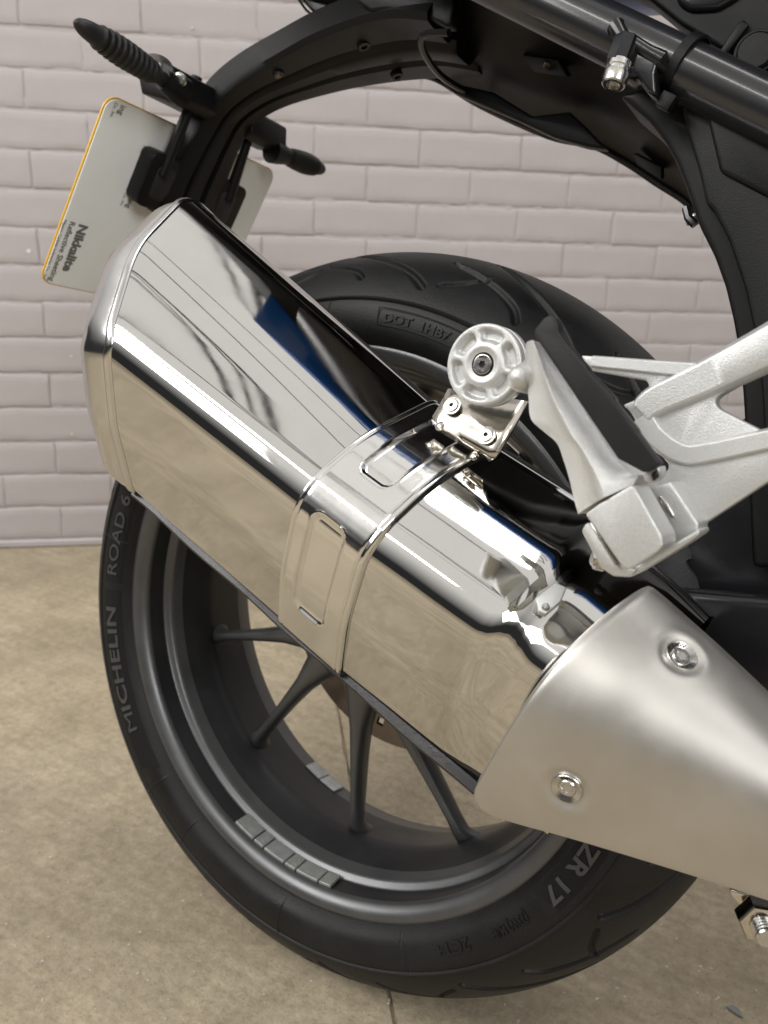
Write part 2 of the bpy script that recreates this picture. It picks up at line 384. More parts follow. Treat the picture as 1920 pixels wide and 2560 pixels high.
def side_text(name, txt, size, th0, r0, mt, lift=.0009, bold=0, width=None, extrude=.0002, spacing=1.0):
    me = text_mesh(txt, size, bold=bold, extrude=extrude, spacing=spacing); xs = [v.co.x for v in me.vertices]; x0, x1 = min(xs), max(xs)
    kx = 1 if width is None else width/(x1-x0)
    bm = bmesh.new(); bm.from_mesh(me); bmesh.ops.triangulate(bm, faces=bm.faces)
    for _ in range(3): bmesh.ops.subdivide_edges(bm, edges=[e_ for e_ in bm.edges if e_.calc_length() > .0025], cuts=1); bmesh.ops.triangulate(bm, faces=bm.faces)
    bm.to_mesh(me); bm.free()
    for v in me.vertices:
        rr = r0+v.co.y; t = th0-(v.co.x-x0)*kx/(r0+size*.35); p = cyl(rr, t, -side_y(rr)-lift-v.co.z); v.co = p
    me.name = name; return fin(name, me, mt, WH, False)
R_ = math.radians
side_band('lettering_panel', R_(-137), R_(-176.9), .2385, .2592, M_tpan, cut0=-.05)
side_band('lettering_panel', R_(-178.6), R_(-199.2), .2385, .2592, M_tpan)
side_text('sidewall_lettering', 'M', .0165, R_(-145.5), .2432, M_tlet, bold=.0, width=.0175)
side_text('sidewall_lettering', 'ICHELIN', .0165, R_(-145.5)-.0205/.249, .2432, M_tlet, bold=.0004, width=.0995, spacing=1.04)
side_text('sidewall_lettering', 'ROAD 6', .0165, R_(-180.4), .2432, M_tlet, bold=.0001, width=.079)
side_band('lettering_panel', R_(-34), R_(0), .2385, .2592, M_tpan, cut0=.05)
side_text('sidewall_lettering', '180/55 ZR 17', .0165, R_(-34)+.120/.249+.008, .2432, M_tlet, bold=.00045, width=.120)
side_text('sidewall_lettering', 'DOT  1HB7', .0092, R_(84.5), .2505, M_tyre, lift=.0006, bold=.0003, width=.058, extrude=.0004)
side_text('sidewall_lettering', '2CT+', .013, R_(-51.5), .2440, M_tyre, lift=.0006, bold=.0004, width=.032, extrude=.0004)
side_text('sidewall_lettering', '(73W) M/C', .010, R_(-38.5), .2455, M_tyre, lift=.0006, bold=.0002, width=.034, extrude=.0004)
tube('raised_outline', [cyl(.2555+(.0065 if (j < 20) else -.0065)*1 - (.0 if j < 20 else 0)-.0015, R_(85.8)-(R_(20)*(j/19 if j < 20 else (39-j)/19)), -.0891) for j in range(40)], .0004, M_tyre, WH, 6, False, True)
# spokes: five pairs
def spoke(th_foot, th_hub):
    a = cyl(.1985, th_foot, -.012); b = cyl(.048, th_hub, -.030); d = (b-a).normalized(); side = d.cross(Vector((0, 1, 0))).normalized(); rings = []
    for t, wd, dep, dy in ((-.02, .0115, .013, .010), (.02, .0082, .0105, .004), (.06, .0060, .0095, 0), (.14, .0048, .0095, 0), (.3, .0051, .0105, -.001), (.5, .0062, .0115, -.003), (.7, .0084, .0125, -.004), (.86, .0140, .0145, -.004), (1, .021, .016, -.002)):
        c = a.lerp(b, t)+Vector((0, dy+.008, 0)); ring = []
        for j in range(20):
            q = 2*PI*j/20; cx, sx = math.cos(q), math.sin(q)
            ring.append(c+side*(wd*math.copysign(abs(cx)**.75, cx))+Vector((0, 1, 0))*(dep*math.copysign(abs(sx)**.8, sx) if sx > 0 else dep*sx*.95))
        rings.append(ring)
    o = loft('spoke', rings, M_rim, WH, True, True, True, 70)
    return o
for k in range(5):
    mid = R_(-146+72*k)
    for sgn in (-1, 1): spoke(mid+sgn*R_(16.4), mid+sgn*R_(12))
revolve('hub', [(.020, -.062), (.036, -.060), (.046, -.050), (.048, -.030), (.047, .01), (.04, .03), (.02, .03)], AXLE, (0, 1, 0), M_rim, WH, 64)
revolve('axle_nut', [(.006, -.078), (.017, -.078), (.019, -.074), (.019, -.062)], AXLE, (0, 1, 0), M_bolt, WH, 6)
# brake disc on the far side, drilled
def brake():
    seg = 200; v = []; f = []; rr = [.088, .096, .104, .1115, .119, .127, .1325]; y0 = .048
    holes = set()
    for k in range(40):
        ri = (1, 3, 5)[k % 3] if False else (1 + 2*(k % 2)); holes.add((k*5 % seg, ri))
    for i in range(seg):
        for r in rr: v.append(cyl(r, 2*PI*i/seg, y0))
    for i in range(seg):
        for r in rr: v.append(cyl(r, 2*PI*i/seg, y0+.005))
    m = len(rr); B = seg*m
    for i in range(seg):
        k = (i+1) % seg
        for q in range(m-1):
            if (i, q) in holes or ((i+1) % seg, q) in holes:
                quad = (i*m+q, i*m+q+1, k*m+q+1, k*m+q)
                continue
            f.append((i*m+q, i*m+q+1, k*m+q+1, k*m+q)); f.append((B+i*m+q, B+k*m+q, B+k*m+q+1, B+i*m+q+1))
        f.append((i*m, k*m, B+k*m, B+i*m)); f.append((i*m+m-1, B+i*m+m-1, B+k*m+m-1, k*m+m-1))
    mobj('brake_disc', v, f, M_disc, WH, False)
brake()
# balance weights stuck on the near ledge, plus pale ones inside the far barrel
def weight(th0, th1, ra, ya, rb, yb, hgt, parent, mt, name='balance_weight', nub=True):
    n = 5; v = []; f = []
    for i in range(n):
        t = th0+(th1-th0)*i/(n-1)
        for r, y in ((ra, ya), (rb, yb), (rb-hgt, yb), (ra-hgt, ya)): v.append(cyl(r, t, y))
    for i in range(n-1):
        for k in range(4): f.append((i*4+k, i*4+(k+1) % 4, (i+1)*4+(k+1) % 4, (i+1)*4+k))
    f += [(3, 2, 1, 0), tuple((n-1)*4+k for k in range(4))]
    bm = bmesh.new(); vv = [bm.verts.new(p) for p in v]
    for q in f: bm.faces.new([vv[i] for i in q])
    bmesh.ops.recalc_face_normals(bm, faces=bm.faces)
    ed = [e for e in bm.edges if e.calc_face_angle(0) > .6]; bmesh.ops.bevel(bm, geom=ed, offset=.0006, segments=2, affect='EDGES', profile=.5)
    o = bobj(name, bm, mt, parent)
    if nub:
        for s in (.3, .7):
            t = th0+(th1-th0)*.72; rr = (ra+rb)/2-hgt; revolve('weight_stud', [(.0001, .0008), (.0009, .0006), (.0012, 0), (.0012, -.001)], cyl(ra+(rb-ra)*s-hgt, t, ya+(yb-ya)*s), (-math.cos(t), 0, -math.sin(t)), mt, WH, 8)
    return o
tw = R_(-114.3); 
for k, (dd, nb) in enumerate(((6.4, 0), (3.3, 1), (6.4, 0), (3.4, 1), (6.4, 0), (3.6, 1))):
    weight(tw, tw+R_(dd-.35), .2178, -.0695, .2156, -.0535, .0028, WH, M_lead, nub=bool(nb)); tw += R_(dd)
for k in range(2): weight(R_(-117.2+5.8*k), R_(-117.2+5.8*k+5.5), .2034, .038, .2062, .0578, .002, WH, M_tape, nub=False)
# ------------------------------------------------------------------ silencer
def rounded(poly, k=7, line=7):
    """poly: (y, n, radius); returns list of (y, n) with the same count for every call"""
    out = []; m = len(poly); arcs = []
    for i in range(m):
        p0, p1, p2 = (Vector(poly[(i+d) % m][:2]) for d in (-1, 0, 1)); r = poly[i][2]
        a, b = (p0-p1), (p2-p1); la, lb = a.length, b.length; a.normalize(); b.normalize()
        ang = math.acos(max(-1, min(1, a.dot(b)))); t = min(r/math.tan(ang/2), .48*la, .48*lb); r2 = t*math.tan(ang/2)
        s, e = p1+a*t, p1+b*t; c = p1+(a+b).normalized()*(r2/math.sin(ang/2)); arc = []
        a0 = math.atan2(s.y-c.y, s.x-c.x); a1 = math.atan2(e.y-c.y, e.x-c.x); da = (a1-a0+PI) % (2*PI)-PI
        for j in range(k+1): arc.append(c+Vector((math.cos(a0+da*j/k), math.sin(a0+da*j/k)))*r2)
        arcs.append(arc)
    for i in range(m):
        out += arcs[i]; e = arcs[i][-1]; s = arcs[(i+1) % m][0]
        for j in range(1, line): out.append(e.lerp(s, j/line))
    return out
SEC = [(-.2105, .3465, .012), (-.2385, .394, .12), (-.2590, .4485, .0290), (-.224, .4835, .09), (-.164, .511, .032), (-.112, .497, .03), (-.098, .42, .04), (-.118, .355, .02)]
def section(up=1.0, dy=0.0, grow=0.0, dn=0.0):
    ps = rounded([(y+dy, (n if n < .449 else .449+(n-.449)*up)+dn, r) for y, n, r in SEC], 8, 8)
    if grow:
        m = len(ps); out = []
        for i in range(m):
            d = ps[(i+1) % m]-ps[i-1]; nrm = Vector((-d.y, d.x)).normalized()
            c = Vector((-.17, .43))
            if nrm.dot(ps[i]-c) < 0: nrm = -nrm
            out.append(ps[i]+nrm*grow)
        return out
    return ps
def rear_s(n): return -.280-.85*(n-.449) if n > .449 else -.280+.22*(.449-n)
def body():
    rings = []
    N = 26
    for i in range(N+1):       # rear edge -> strap
        t = i/N; up = 1.5-.5*t; sec = section(up)
        rings.append([S(rear_s(q.y)*(1-t)+(-.102)*t, q.x, q.y) for q in sec])
    o = loft('silencer', rings, M_chrome, bike, True, False, True, 60); tag(o, 'mirror polished angular silencer with a wide clamp band')
    return o
SI = body()
def front_body():
    rings = []
    for s, up, dy, sh in ((-.064, 1, .0015, 0), (-.05, 1, .002, 0), (-.02, 1, .004, 0), (.0, 1, .005, 0), (.018, 1, .006, 0), (.024, 1, .0063, .0004), (.028, 1, .0065, .0014), (.032, 1, .007, .0030), (.036, 1, .0075, .0050), (.040, 1, .008, .0068), (.046, 1, .009, .0085), (.055, 1, .010, .010), (.075, 1, .012, .013), (.10, 1, .014, .018)):
        sec = section(up, dy); c = Vector((-.17, .425)); ring = []
        for q in sec:
            tt = min(1, max(0, (q.y-.340)/.12)); k = sh*tt*tt*(3-2*tt)
            d = (c-q); ring.append(S(s, q.x+d.normalized().x*k, q.y+d.normalized().y*k))
        rings.append(ring)
    cols = [smooth_path([r[j] for r in rings], 6) for j in range(len(rings[0]))]; rings = [[c_[i] for c_ in cols] for i in range(len(cols[0]))]
    return loft('front_sleeve', rings, M_chrome, SI, True, False, True, 60)
front_body()
def cap():
    sec = section(1.5); c = Vector((-.172, .435)); rings = []
    for off, k, sink in ((.0010, 1.000, 0), (.0004, 1.012, 0), (-.0012, 1.018, 0), (-.0040, 1.018, 0), (-.0056, 1.010, 0), (-.0062, .997, 0), (-.009, .994, 0), (-.015, .982, 0), (-.022, .962, 0), (-.029, .934, 0), (-.0355, .896, 0), (-.0415, .846, 0), (-.0465, .782, 0), (-.0505, .70, 0), (-.053, .60, 0), (-.0535, .52, 0), (-.052, .47, 0), (-.03, .46, 0)):
        ring = []
        for q in sec:
            p = c+(q-c)*k; b = S(rear_s(q.y), q.x, q.y); e = S(rear_s(p.y), p.x, p.y)
            ring.append(S(rear_s(p.y), p.x, p.y)+Vector((-.96, -.10, .1))*(-off))
        rings.append(ring)
    o = loft('end_cap', rings, M_capm, SI, True, True, True, 50); tag(o, 'domed mirror polished end cap at the silencer tail')
    return o
cap()
def arc_param(sec):
    L = [0]
    for i in range(1, len(sec)): L.append(L[-1]+(sec[i]-sec[i-1]).length)
    return L
def strap():
    s0, s1 = -.1045, -.0485; base = section(1, .0015, 0)
    # dense resample of the visible outline
    loop = base+[base[0]]; L = arc_param(loop); T = L[-1]; NR = 520
    dense = []
    k = 0
    for i in range(NR):
        t = T*i/NR
        while L[k+1] < t: k += 1
        f_ = (t-L[k])/(L[k+1]-L[k]) if L[k+1] > L[k] else 0; dense.append(loop[k].lerp(loop[k+1], f_))
    nr = []
    for i in range(NR):
        d = dense[(i+1) % NR]-dense[i-1]; q = Vector((-d.y, d.x)).normalized()
        if q.dot(dense[i]-Vector((-.17, .43))) < 0: q = -q
        nr.append(q)
    def arc_at(y, n): return min(range(NR), key=lambda i: (dense[i]-Vector((y, n))).length)*T/NR
    tk = arc_at(-.2535, .4475); slots = []
    # each slot: arc range, s range
    a0, a1 = arc_at(-.232, .372), arc_at(-.2495, .444); slots.append((min(a0, a1), max(a0, a1), -.0905, -.0645))
    a0, a1 = arc_at(-.236, .469), arc_at(-.178, .504); slots.append((min(a0, a1), max(a0, a1), -.0885, -.0645))
    NS = 64; v = []; f = []
    def sdf(u, s, sl, r=.007):
        cu, cs = (sl[0]+sl[1])/2, (sl[2]+sl[3])/2; hu, hs = (sl[1]-sl[0])/2, (sl[3]-sl[2])/2
        a, b = abs(u-cu)-hu+r, abs(s-cs)-hs+r; return math.hypot(max(a, 0), max(b, 0))+min(max(a, b), 0)-r
    for i in range(NR):
        u = T*i/NR
        for j in range(NS+1):
            s = s0+(s1-s0)*j/NS; h = .0036
            ed = min(j, NS-j)
            h *= (0, .75, 1)[min(ed, 2)]
            h -= .0007*math.exp(-((min(s-s0, s1-s)-.0042)/.0007)**2)
            for sl in slots:
                d = sdf(u, s, sl)
                if d < 0: h -= .0020*min(1, -d/.0024)**.8
                elif d < .0012: h += .0003*(1-d/.0012)
            q = dense[i]+nr[i]*(h-.0004); v.append(S(s, q.x, q.y))
    m = NS+1
    for i in range(NR):
        k = (i+1) % NR
        for j in range(NS): f.append((i*m+j, i*m+j+1, k*m+j+1, k*m+j))
    o = mobj('clamp_band', v, f, M_alu, SI, True, 50); tag(o, 'polished aluminium clamp band with two recessed slots')
strap()
gr = []
for i in range(24):
    s_ = -.262+.318*i/23; sag = .0006*math.sin(i*.9)+.0018*max(0, (i-12)/11)
    gr.append([S(s_, y, n+sag) for y, n in ((-.2075, .3430), (-.2065, .3412), (-.190, .3400), (-.150, .343), (-.150, .349), (-.2045, .348))])
go = loft('lower_guard', gr, M_blackg, SI, True, True, True, 40); tag(go, 'thin black guard strip along the silencer underside')
# small satin clip on the front sleeve
clipc = [c3(*p) for p in ((690, 1350), (735, 1310), (790, 1330), (770, 1382), (700, 1420), (660, 1400))]
def on_upper(px, py, lift=0):
    d = w2b(ray(px, py)); best = None
    # upper facet plane through three section points
    a, b, c = S(0, -.246, .452), S(0, -.182, .503), S(.05, -.246, .452); n = (b-a).cross(c-a).normalized()
    if n.y > 0: n = -n
    t = (a-CB).dot(n)/d.dot(n); return CB+d*t+n*lift, n
cl = [on_upper(*p, .0022) for p in ((1338, 1500), (1388, 1462), (1415, 1474), (1400, 1508), (1362, 1540), (1346, 1533))]
prism('clip', [p for p, n in cl], cl[0][1]*-.004, M_cast, SI, .0006, 2)
pc, nc = on_upper(1362, 1524, .0026); revolve('rivet', [(.0001, .0016), (.0016, .0012), (.0022, 0), (.0022, -.002)], pc, nc, M_bolt, SI, 16)
# ------------------------------------------------------------------ heat shield
def shield():
    rings = []; st = []
    NS = 40
    for i in range(NS+1):
        s = .063+.26*(i/NS)**1.0
        t = (s-.063)/.26
        top_n = .5035-.055*t; low_n = .352+.30*t if t < .5 else .352+.15+.10*(t-.5); low_n = min(low_n, top_n-.05)
        poly = [(-.150, top_n-.004), (-.185, top_n+.001), (-.222, top_n-.014), (-.250, top_n-.042), (-.262, (top_n+low_n)/2+.003), (-.258, low_n+.040), (-.240, low_n+.006), (-.226, low_n-.006)]
        cpts = smooth_path([Vector((a, b, 0)) for a, b in poly], 7)
        ring = []
        for q in cpts: ring.append([s, q.x, q.y])
        st.append(ring)
    n = len(st[0]); screw = []
    pts = [[S(s, y, nn) for s, y, nn in ring] for ring in st]
    return pts
def bez(t): return t
def shield2():
    # outline in the photo's direction met with the shield's own curved side; grid (i along, k across)
    top = [(1610, 1470), (1622, 1467), (1660, 1492), (1780, 1600), (1920, 1732), (2060, 1870), (2250, 2050)]
    bot = [(1192, 1950), (1196, 2000), (1245, 2042), (1480, 2112), (1740, 2192), (1990, 2275), (2250, 2365)]
    NI, NK = 96, 64
    tp = smooth_path([Vector((*p, 0)) for p in top], 16); bt = smooth_path([Vector((*p, 0)) for p in bot], 16)
    v = []; f = []
    T_ = []
    for i in range(NI+1):
        a, b = tp[i], bt[i]; pa, pb = P(a.x, a.y, -.196), P(b.x, b.y, -.238); row = []
        ax = .5*(P(tp[min(i+1, NI)].x, tp[min(i+1, NI)].y, -.196)-P(tp[max(i-1, 0)].x, tp[max(i-1, 0)].y, -.196))
        for k in range(NK+1):
            t = k/NK; p = pa.lerp(pb, t)
            bulge = .034*math.sin(PI*t**.85)**.85*(1-.30*t)+.004*(1-math.cos(2*PI*t))*.5
            # flattened facet crease like pressed sheet
            d = (pb-pa).normalized(); out = Vector((-.12, -1, .10)); out = (out-d*out.dot(d)).normalized()
            p = p+out*bulge
            # front lip: first rows step inwards
            row.append(p)
        T_.append(row)
    # raised band behind the front edge
    for i in range(NI+1):
        for k in range(NK+1):
            dist = (T_[i][k]-T_[0][k]).length
            h = .0022*math.exp(-((dist-.0)/.030)**4)
            e = math.exp(-(dist/.0035)**2)*.0035
            nrm = Vector((-.25, -.93, .25)).normalized()
            T_[i][k] = T_[i][k]+nrm*(-h*0+.0020*(1/(1+math.exp((dist-.036)/.004)))-e)
    # dished screw seats
    seats = []
    for (px, py) in ((1706, 1636), (1416, 1974)):
        d = w2b(ray(px, py)).normalized(); best = None
        for i in range(NI+1):
            for k in range(NK+1):
                q = T_[i][k]-CB; off = (q-d*q.dot(d)).length
                if best is None or off < best[0]: best = (off, i, k)
        _, i, k = best; i = min(max(i, 1), NI-1); k = min(max(k, 1), NK-1)
        n = (T_[i+1][k]-T_[i-1][k]).cross(T_[i][k+1]-T_[i][k-1]).normalized()
        if n.y > 0: n = -n
        q = T_[i][k]; c = CB+d*((q-CB).dot(n)/d.dot(n)); seats.append((c, n))
    # subdivide grid by interpolation for smooth seats
    SUB = 3; G = []
    for i in range(NI*SUB+1):
        ii, fi = divmod(i, SUB); fi /= SUB; ii2 = min(ii+1, NI); row = []
        for k in range(NK*SUB+1):
            kk, fk = divmod(k, SUB); fk /= SUB; kk2 = min(kk+1, NK)
            row.append(T_[ii][kk].lerp(T_[ii2][kk], fi).lerp(T_[ii][kk2].lerp(T_[ii2][kk2], fi), fk))
        G.append(row)
    for row in G:
        for k, p in enumerate(row):
            for c, n in seats:
                d = (p-c).length
                if d < .024:
                    h = -.0014*(1/(1+math.exp((d-.0100)/.0010)))+.0004*math.exp(-((d-.0130)/.0030)**2)
                    p = p+n*h
            row[k] = p
    n1 = len(G[0]); v = [p for r in G for p in r]
    th = Vector((.0, .0022, 0)); m = len(v); v += [p+th for p in v]
    f = []
    nI = len(G)
    for i in range(nI-1):
        for k in range(n1-1):
            a = (i*n1+k, i*n1+k+1, (i+1)*n1+k+1, (i+1)*n1+k); f.append(a); f.append(tuple(m+q for q in a[::-1]))
    for i in range(nI-1):
        for k in (0, n1-1): f.append((i*n1+k, (i+1)*n1+k, m+(i+1)*n1+k, m+i*n1+k))
    for k in range(n1-1):
        for i in (0, nI-1): f.append((i*n1+k, i*n1+k+1, m+i*n1+k+1, m+i*n1+k))
    o = mobj('heat_shield', v, f, M_shield, bike, True, 55); tag(o, 'satin steel heat shield with two flush screws')
    for c, n in seats: torx_screw(c-n*.0008, n, .0077, o, text='BMW')
    # black gasket between shield edge and silencer
    edge = [G[0][k]+Vector((.0022, .0045, .0)) for k in range(6, n1-34, 3)]
    tube('edge_gasket', edge, .0022, M_rub, o, 8)
    return o
def star(r0, r1, n=6, k=4):
    out = []
    for i in range(n*k):
        a = 2*PI*i/(n*k); rr = r0+(r1-r0)*(.5+.5*math.cos(n*a))**1.2; out.append((rr*math.cos(a), rr*math.sin(a)))
    return out
def torx_screw(c, n, r, parent, cone=True, text=None, head=.0016, mt=None, rot=0.0):
    """countersunk or pan head with six-lobe socket, axis n outwards"""
    mt = mt or M_bolt; n = n.normalized(); up = Vector((0, 0, 1)); u = (up.cross(n)).normalized(); v = n.cross(u)
    rs = r*.40; seg = 24; sk = star(rs*.68, rs*.98, 6, 4)
    def ring(rad, h): return [c+n*h+(u*math.cos(2*PI*j/seg)+v*math.sin(2*PI*j/seg))*rad for j in range(seg)]
    def sring(h, k=1): return [c+n*h+(u*x+v*y)*k for x, y in sk]
    if cone: rings = [ring(r, -.002), ring(r, .0004), ring(r*.96, .0007), ring(r*.93, .0006), ring(r*.60, -.0006), ring(r*.57, -.0002), ring(r*.52, .0002), sring(.0002, 1.05), sring(-.0001), sring(-.002), sring(-.0022, .5)]
    else: rings = [ring(r, -.002), ring(r, head*.75), ring(r*.95, head*.95), ring(r*.88, head), ring(r*.60, head), sring(head, 1.06), sring(head-.0004), sring(head-.0025), sring(head-.0026, .4)]
    o = loft('screw', rings, mt, parent, True, True, True, 30)
    # dark socket floor
    v0 = [c+n*((-.0019 if cone else head-.0024))+(u*x+v*y)*.97 for x, y in sk]
    so = mobj('socket', v0, [tuple(range(len(v0)))], M_hole, parent, False)
    if text:
        me = text_mesh(text, r*.36, bold=.00004, extrude=.00005, align='CENTER')
        for w_ in me.vertices:
            a = PI/2+rot-w_.co.x/(r*.70); rr = r*.64+w_.co.y
            hh = (.0007 if not cone else -.0006+(rr/r-.60)/.33*.0012)
            hh = (head if not cone else hh)
            w_.co = c+n*(hh+.00012)+(u*math.cos(a)+v*math.sin(a))*rr
        me.name = 'stamped_lettering'; fin('stamped_lettering', me, M_hole, parent, False)
    return o
shield2()
# ------------------------------------------------------------------ silencer mount: ribbed disc, bolt, steel tab
def mount():
    yf = -.208; c = P(1207, 911, yf); R = .0222
    NA, NR_ = 144, 40; v = []; f = []
    kid = [R_(20+60*k) for k in range(6)]
    for i in range(NA):
        a = 2*PI*i/NA
        for k in range(NR_+1):
            r = .0062+(R-.0062)*k/NR_; h = 0
            # rim and hub slightly proud, kidney pockets
            dd = min(abs((a-t+PI) % (2*PI)-PI) for t in kid); arc = max(0, dd-R_(15.5))*.0155; rad = abs(r-.0158); d = math.hypot(arc, max(0, rad-.0010))-.0019
            h = .0040*(1/(1+math.exp(d/.00028)))
            h -= .0010*math.exp(-((r-.0098)/.0022)**2)
            if k == 0: h += .0045
            if r > R-.0012: h += .0012*((r-(R-.0012))/.0012)**2
            v.append((c.x+r*math.cos(a), yf+h, c.z+r*math.sin(a)))
    m = NR_+1
    for i in range(NA):
        q = (i+1) % NA
        for k in range(NR_): f.append((i*m+k, i*m+k+1, q*m+k+1, q*m+k))
    # rim wall with groove, back
    prof_ = [(R, .004), (R, .006), (R-.0012, .0066), (R-.0012, .0078), (R, .0084), (R, .0135), (R-.001, .0145), (.004, .0145)]
    base = len(v)
    for i in range(NA):
        a = 2*PI*i/NA
        for r, h in prof_: v.append((c.x+r*math.cos(a), yf+h, c.z+r*math.sin(a)))
    pm = len(prof_)
    for i in range(NA):
        q = (i+1) % NA; f.append((i*m+NR_, base+i*pm, base+q*pm, q*m+NR_))
        for k in range(pm-1): f.append((base+i*pm+k, base+i*pm+k+1, base+q*pm+k+1, base+q*pm+k))
    o = mobj('silencer_mount', v, f, M_cast, bike, True, 60); tag(o, 'round silver cast mount with six kidney pockets')
    revolve('rubber_bush', [(.0064, .0002), (.0072, -.0002), (.0076, .002), (.0076, .01), (.002, .01)], c, (0, 1, 0), M_rub, o, 40)
    torx_screw(Vector((c.x, yf-.0002, c.z)), Vector((0, -1, 0)), .0055, o, cone=False, text='BMW', head=.0008)
    me = None
    # bent steel tab
    yb = -.190
    def strip(rows, name, parent, thick):
        rings = []
        pts = rows; v = []; f = []
        n = len(rows[0])
        for r in rows: v += list(r)
        for i in range(len(rows)-1):
            for k in range(n-1): f.append((i*n+k, i*n+k+1, (i+1)*n+k+1, (i+1)*n+k))
        oo = mobj(name, v, f, M_steel, parent, True, 60); md = oo.modifiers.new('s', 'SOLIDIFY'); md.thickness = thick; md.offset = 0
        return oo
    rows = []
    A0, A1 = (1122, 972), (1322, 1004)
    B0, B1 = (1096, 1020), (1262, 1112)
    C0, C1 = (1082, 1042), (1250, 1130)
    D0, D1 = (1084, 1054), (1238, 1146)
    E0, E1 = (1092, 1072), (1226, 1152)
    for (p, q, y) in ((A0, A1, -.187), (B0, B1, -.190), (C0, C1, -.1925), (D0, D1, -.1935), (E0, E1, -.1905)):
        rows.append([P(p[0]+(q[0]-p[0])*t/8, p[1]+(q[1]-p[1])*t/8, y) for t in range(9)])
    tab = strip(rows, 'mounting_tab', bike, .0018); tag(tab, 'bent stainless tab joining clamp band and mount')
    for (px, py, y) in ((1130, 1014, -.1905), (1216, 1088, -.192)):
        q = P(px, py, y-.0012); n = Vector((-.05, -.9, .40)); torx_screw(q, n, .0042, tab, cone=False, head=.0012, rot=.4)
        revolve('washer', [(.0054, -.0012), (.0054, .0001), (.0040, .0002), (.0040, -.0012)], q, n, M_bolt, tab, 24)
    for (px, py) in ((1099, 1062), (1184, 1137)):
        q = P(px, py, -.1945); revolve('rivet', [(.0001, .0012), (.0014, .001), (.0026, .0002), (.0026, -.002)], q, (-.2, -.7, .6), M_steel, tab, 20)
mount()
# ------------------------------------------------------------------ footrest bracket
def bracket():
    yb = -.232
    px = [(850, 325), (1360, 362), (1400, 352), (1659, 200), (1760, 145), (1760, 320), (1659, 374), (1560, 432), (1455, 492), (1434, 510), (1430, 535), (1452, 558), (1659, 664), (1760, 712), (1760, 812), (1659, 872), (1372, 1060), (1360, 1108), (1255, 1090), (1110, 905), (1200, 852), (1228, 815), (1228, 795), (1196, 758), (1104, 640), (1060, 565), (1030, 540), (1120, 502), (1140, 478), (1145, 455), (1130, 432), (880, 388)]
    o = pxprism('footrest_bracket', px, yb, .011, M_cast, bike, .0014, 3, c3); tag(o, 'silver cast pillion footrest bracket')
    # raised casting ribs
    def rib(pp, w0, hgt, y=yb):
        path = smooth_path([P(*c3(*p), y) for p in pp], 8); rings = []
        for i, p in enumerate(path):
            d = (path[min(i+1, len(path)-1)]-path[max(i-1, 0)]).normalized(); sd = d.cross(Vector((0, 1, 0))).normalized(); ring = []
            ww = w0[0]+(w0[1]-w0[0])*i/(len(path)-1)
            for a, b in ((-1, .003), (-.94, 0), (-.74, -hgt*.86), (-.62, -hgt), (.62, -hgt), (.74, -hgt*.86), (.94, 0), (1, .003)): ring.append(p+sd*(ww*a)+Vector((0, b, 0)))
            rings.append(ring)
        return loft('rib', rings, M_cast, o, True, True, True, 24)
    rib([(1120, 570), (1180, 520), (1400, 420), (1659, 290), (1760, 240)], (.0068, .0115), .0036)
    rib([(1120, 590), (1180, 680), (1290, 750), (1400, 745), (1659, 690), (1760, 668)], (.0060, .0050), .0026)
    rib([(900, 352), (1150, 375), (1360, 392)], (.0030, .0040), .0020)
    # clevis: rear ear, front ear
    ear = pxprism('clevis_ear', [(1078, 905), (1112, 888), (1170, 893), (1235, 870), (1262, 905), (1362, 1055), (1352, 1108), (1262, 1142), (1232, 1136), (1205, 1108), (1100, 960)], -.2520, .022, M_cast, o, .0022, 4, c3)
    slot = pxprism('pivot_pin', [(1182, 934), (1196, 930), (1225, 962), (1252, 1010), (1256, 1030), (1236, 1022), (1205, 985)], -.2532, .004, M_bolt, o, .0008, 2, c3)
    pxprism('clevis_base', [(985, 1200), (1100, 1225), (1360, 1075), (1365, 1100), (1300, 1145), (1070, 1283), (1010, 1282)], -.2600, .022, M_cast, o, .002, 3, c3)
    pxprism('clevis_ear', [(852, 1085), (866, 1056), (884, 1046), (905, 1060), (1005, 1222), (1090, 1252), (1060, 1285), (988, 1281), (930, 1238)], -.2665, .012, M_cast, o, .0018, 3, c3)
    pxprism('washer', [(884, 1050), (898, 1046), (1010, 1232), (1000, 1240)], -.2695, .010, M_bolt, o, .0004, 1, c3)
    q = P(*c3(880, 1195), -.262); revolve('pivot_bolt', [(.0001, .002), (.0030, .002), (.0038, .0014), (.0038, 0), (.0050, 0), (.0050, -.004)], q+Vector((.004, 0, 0)), (-.8, -.5, .2), M_bolt, o, 20)
    return o
bracket()
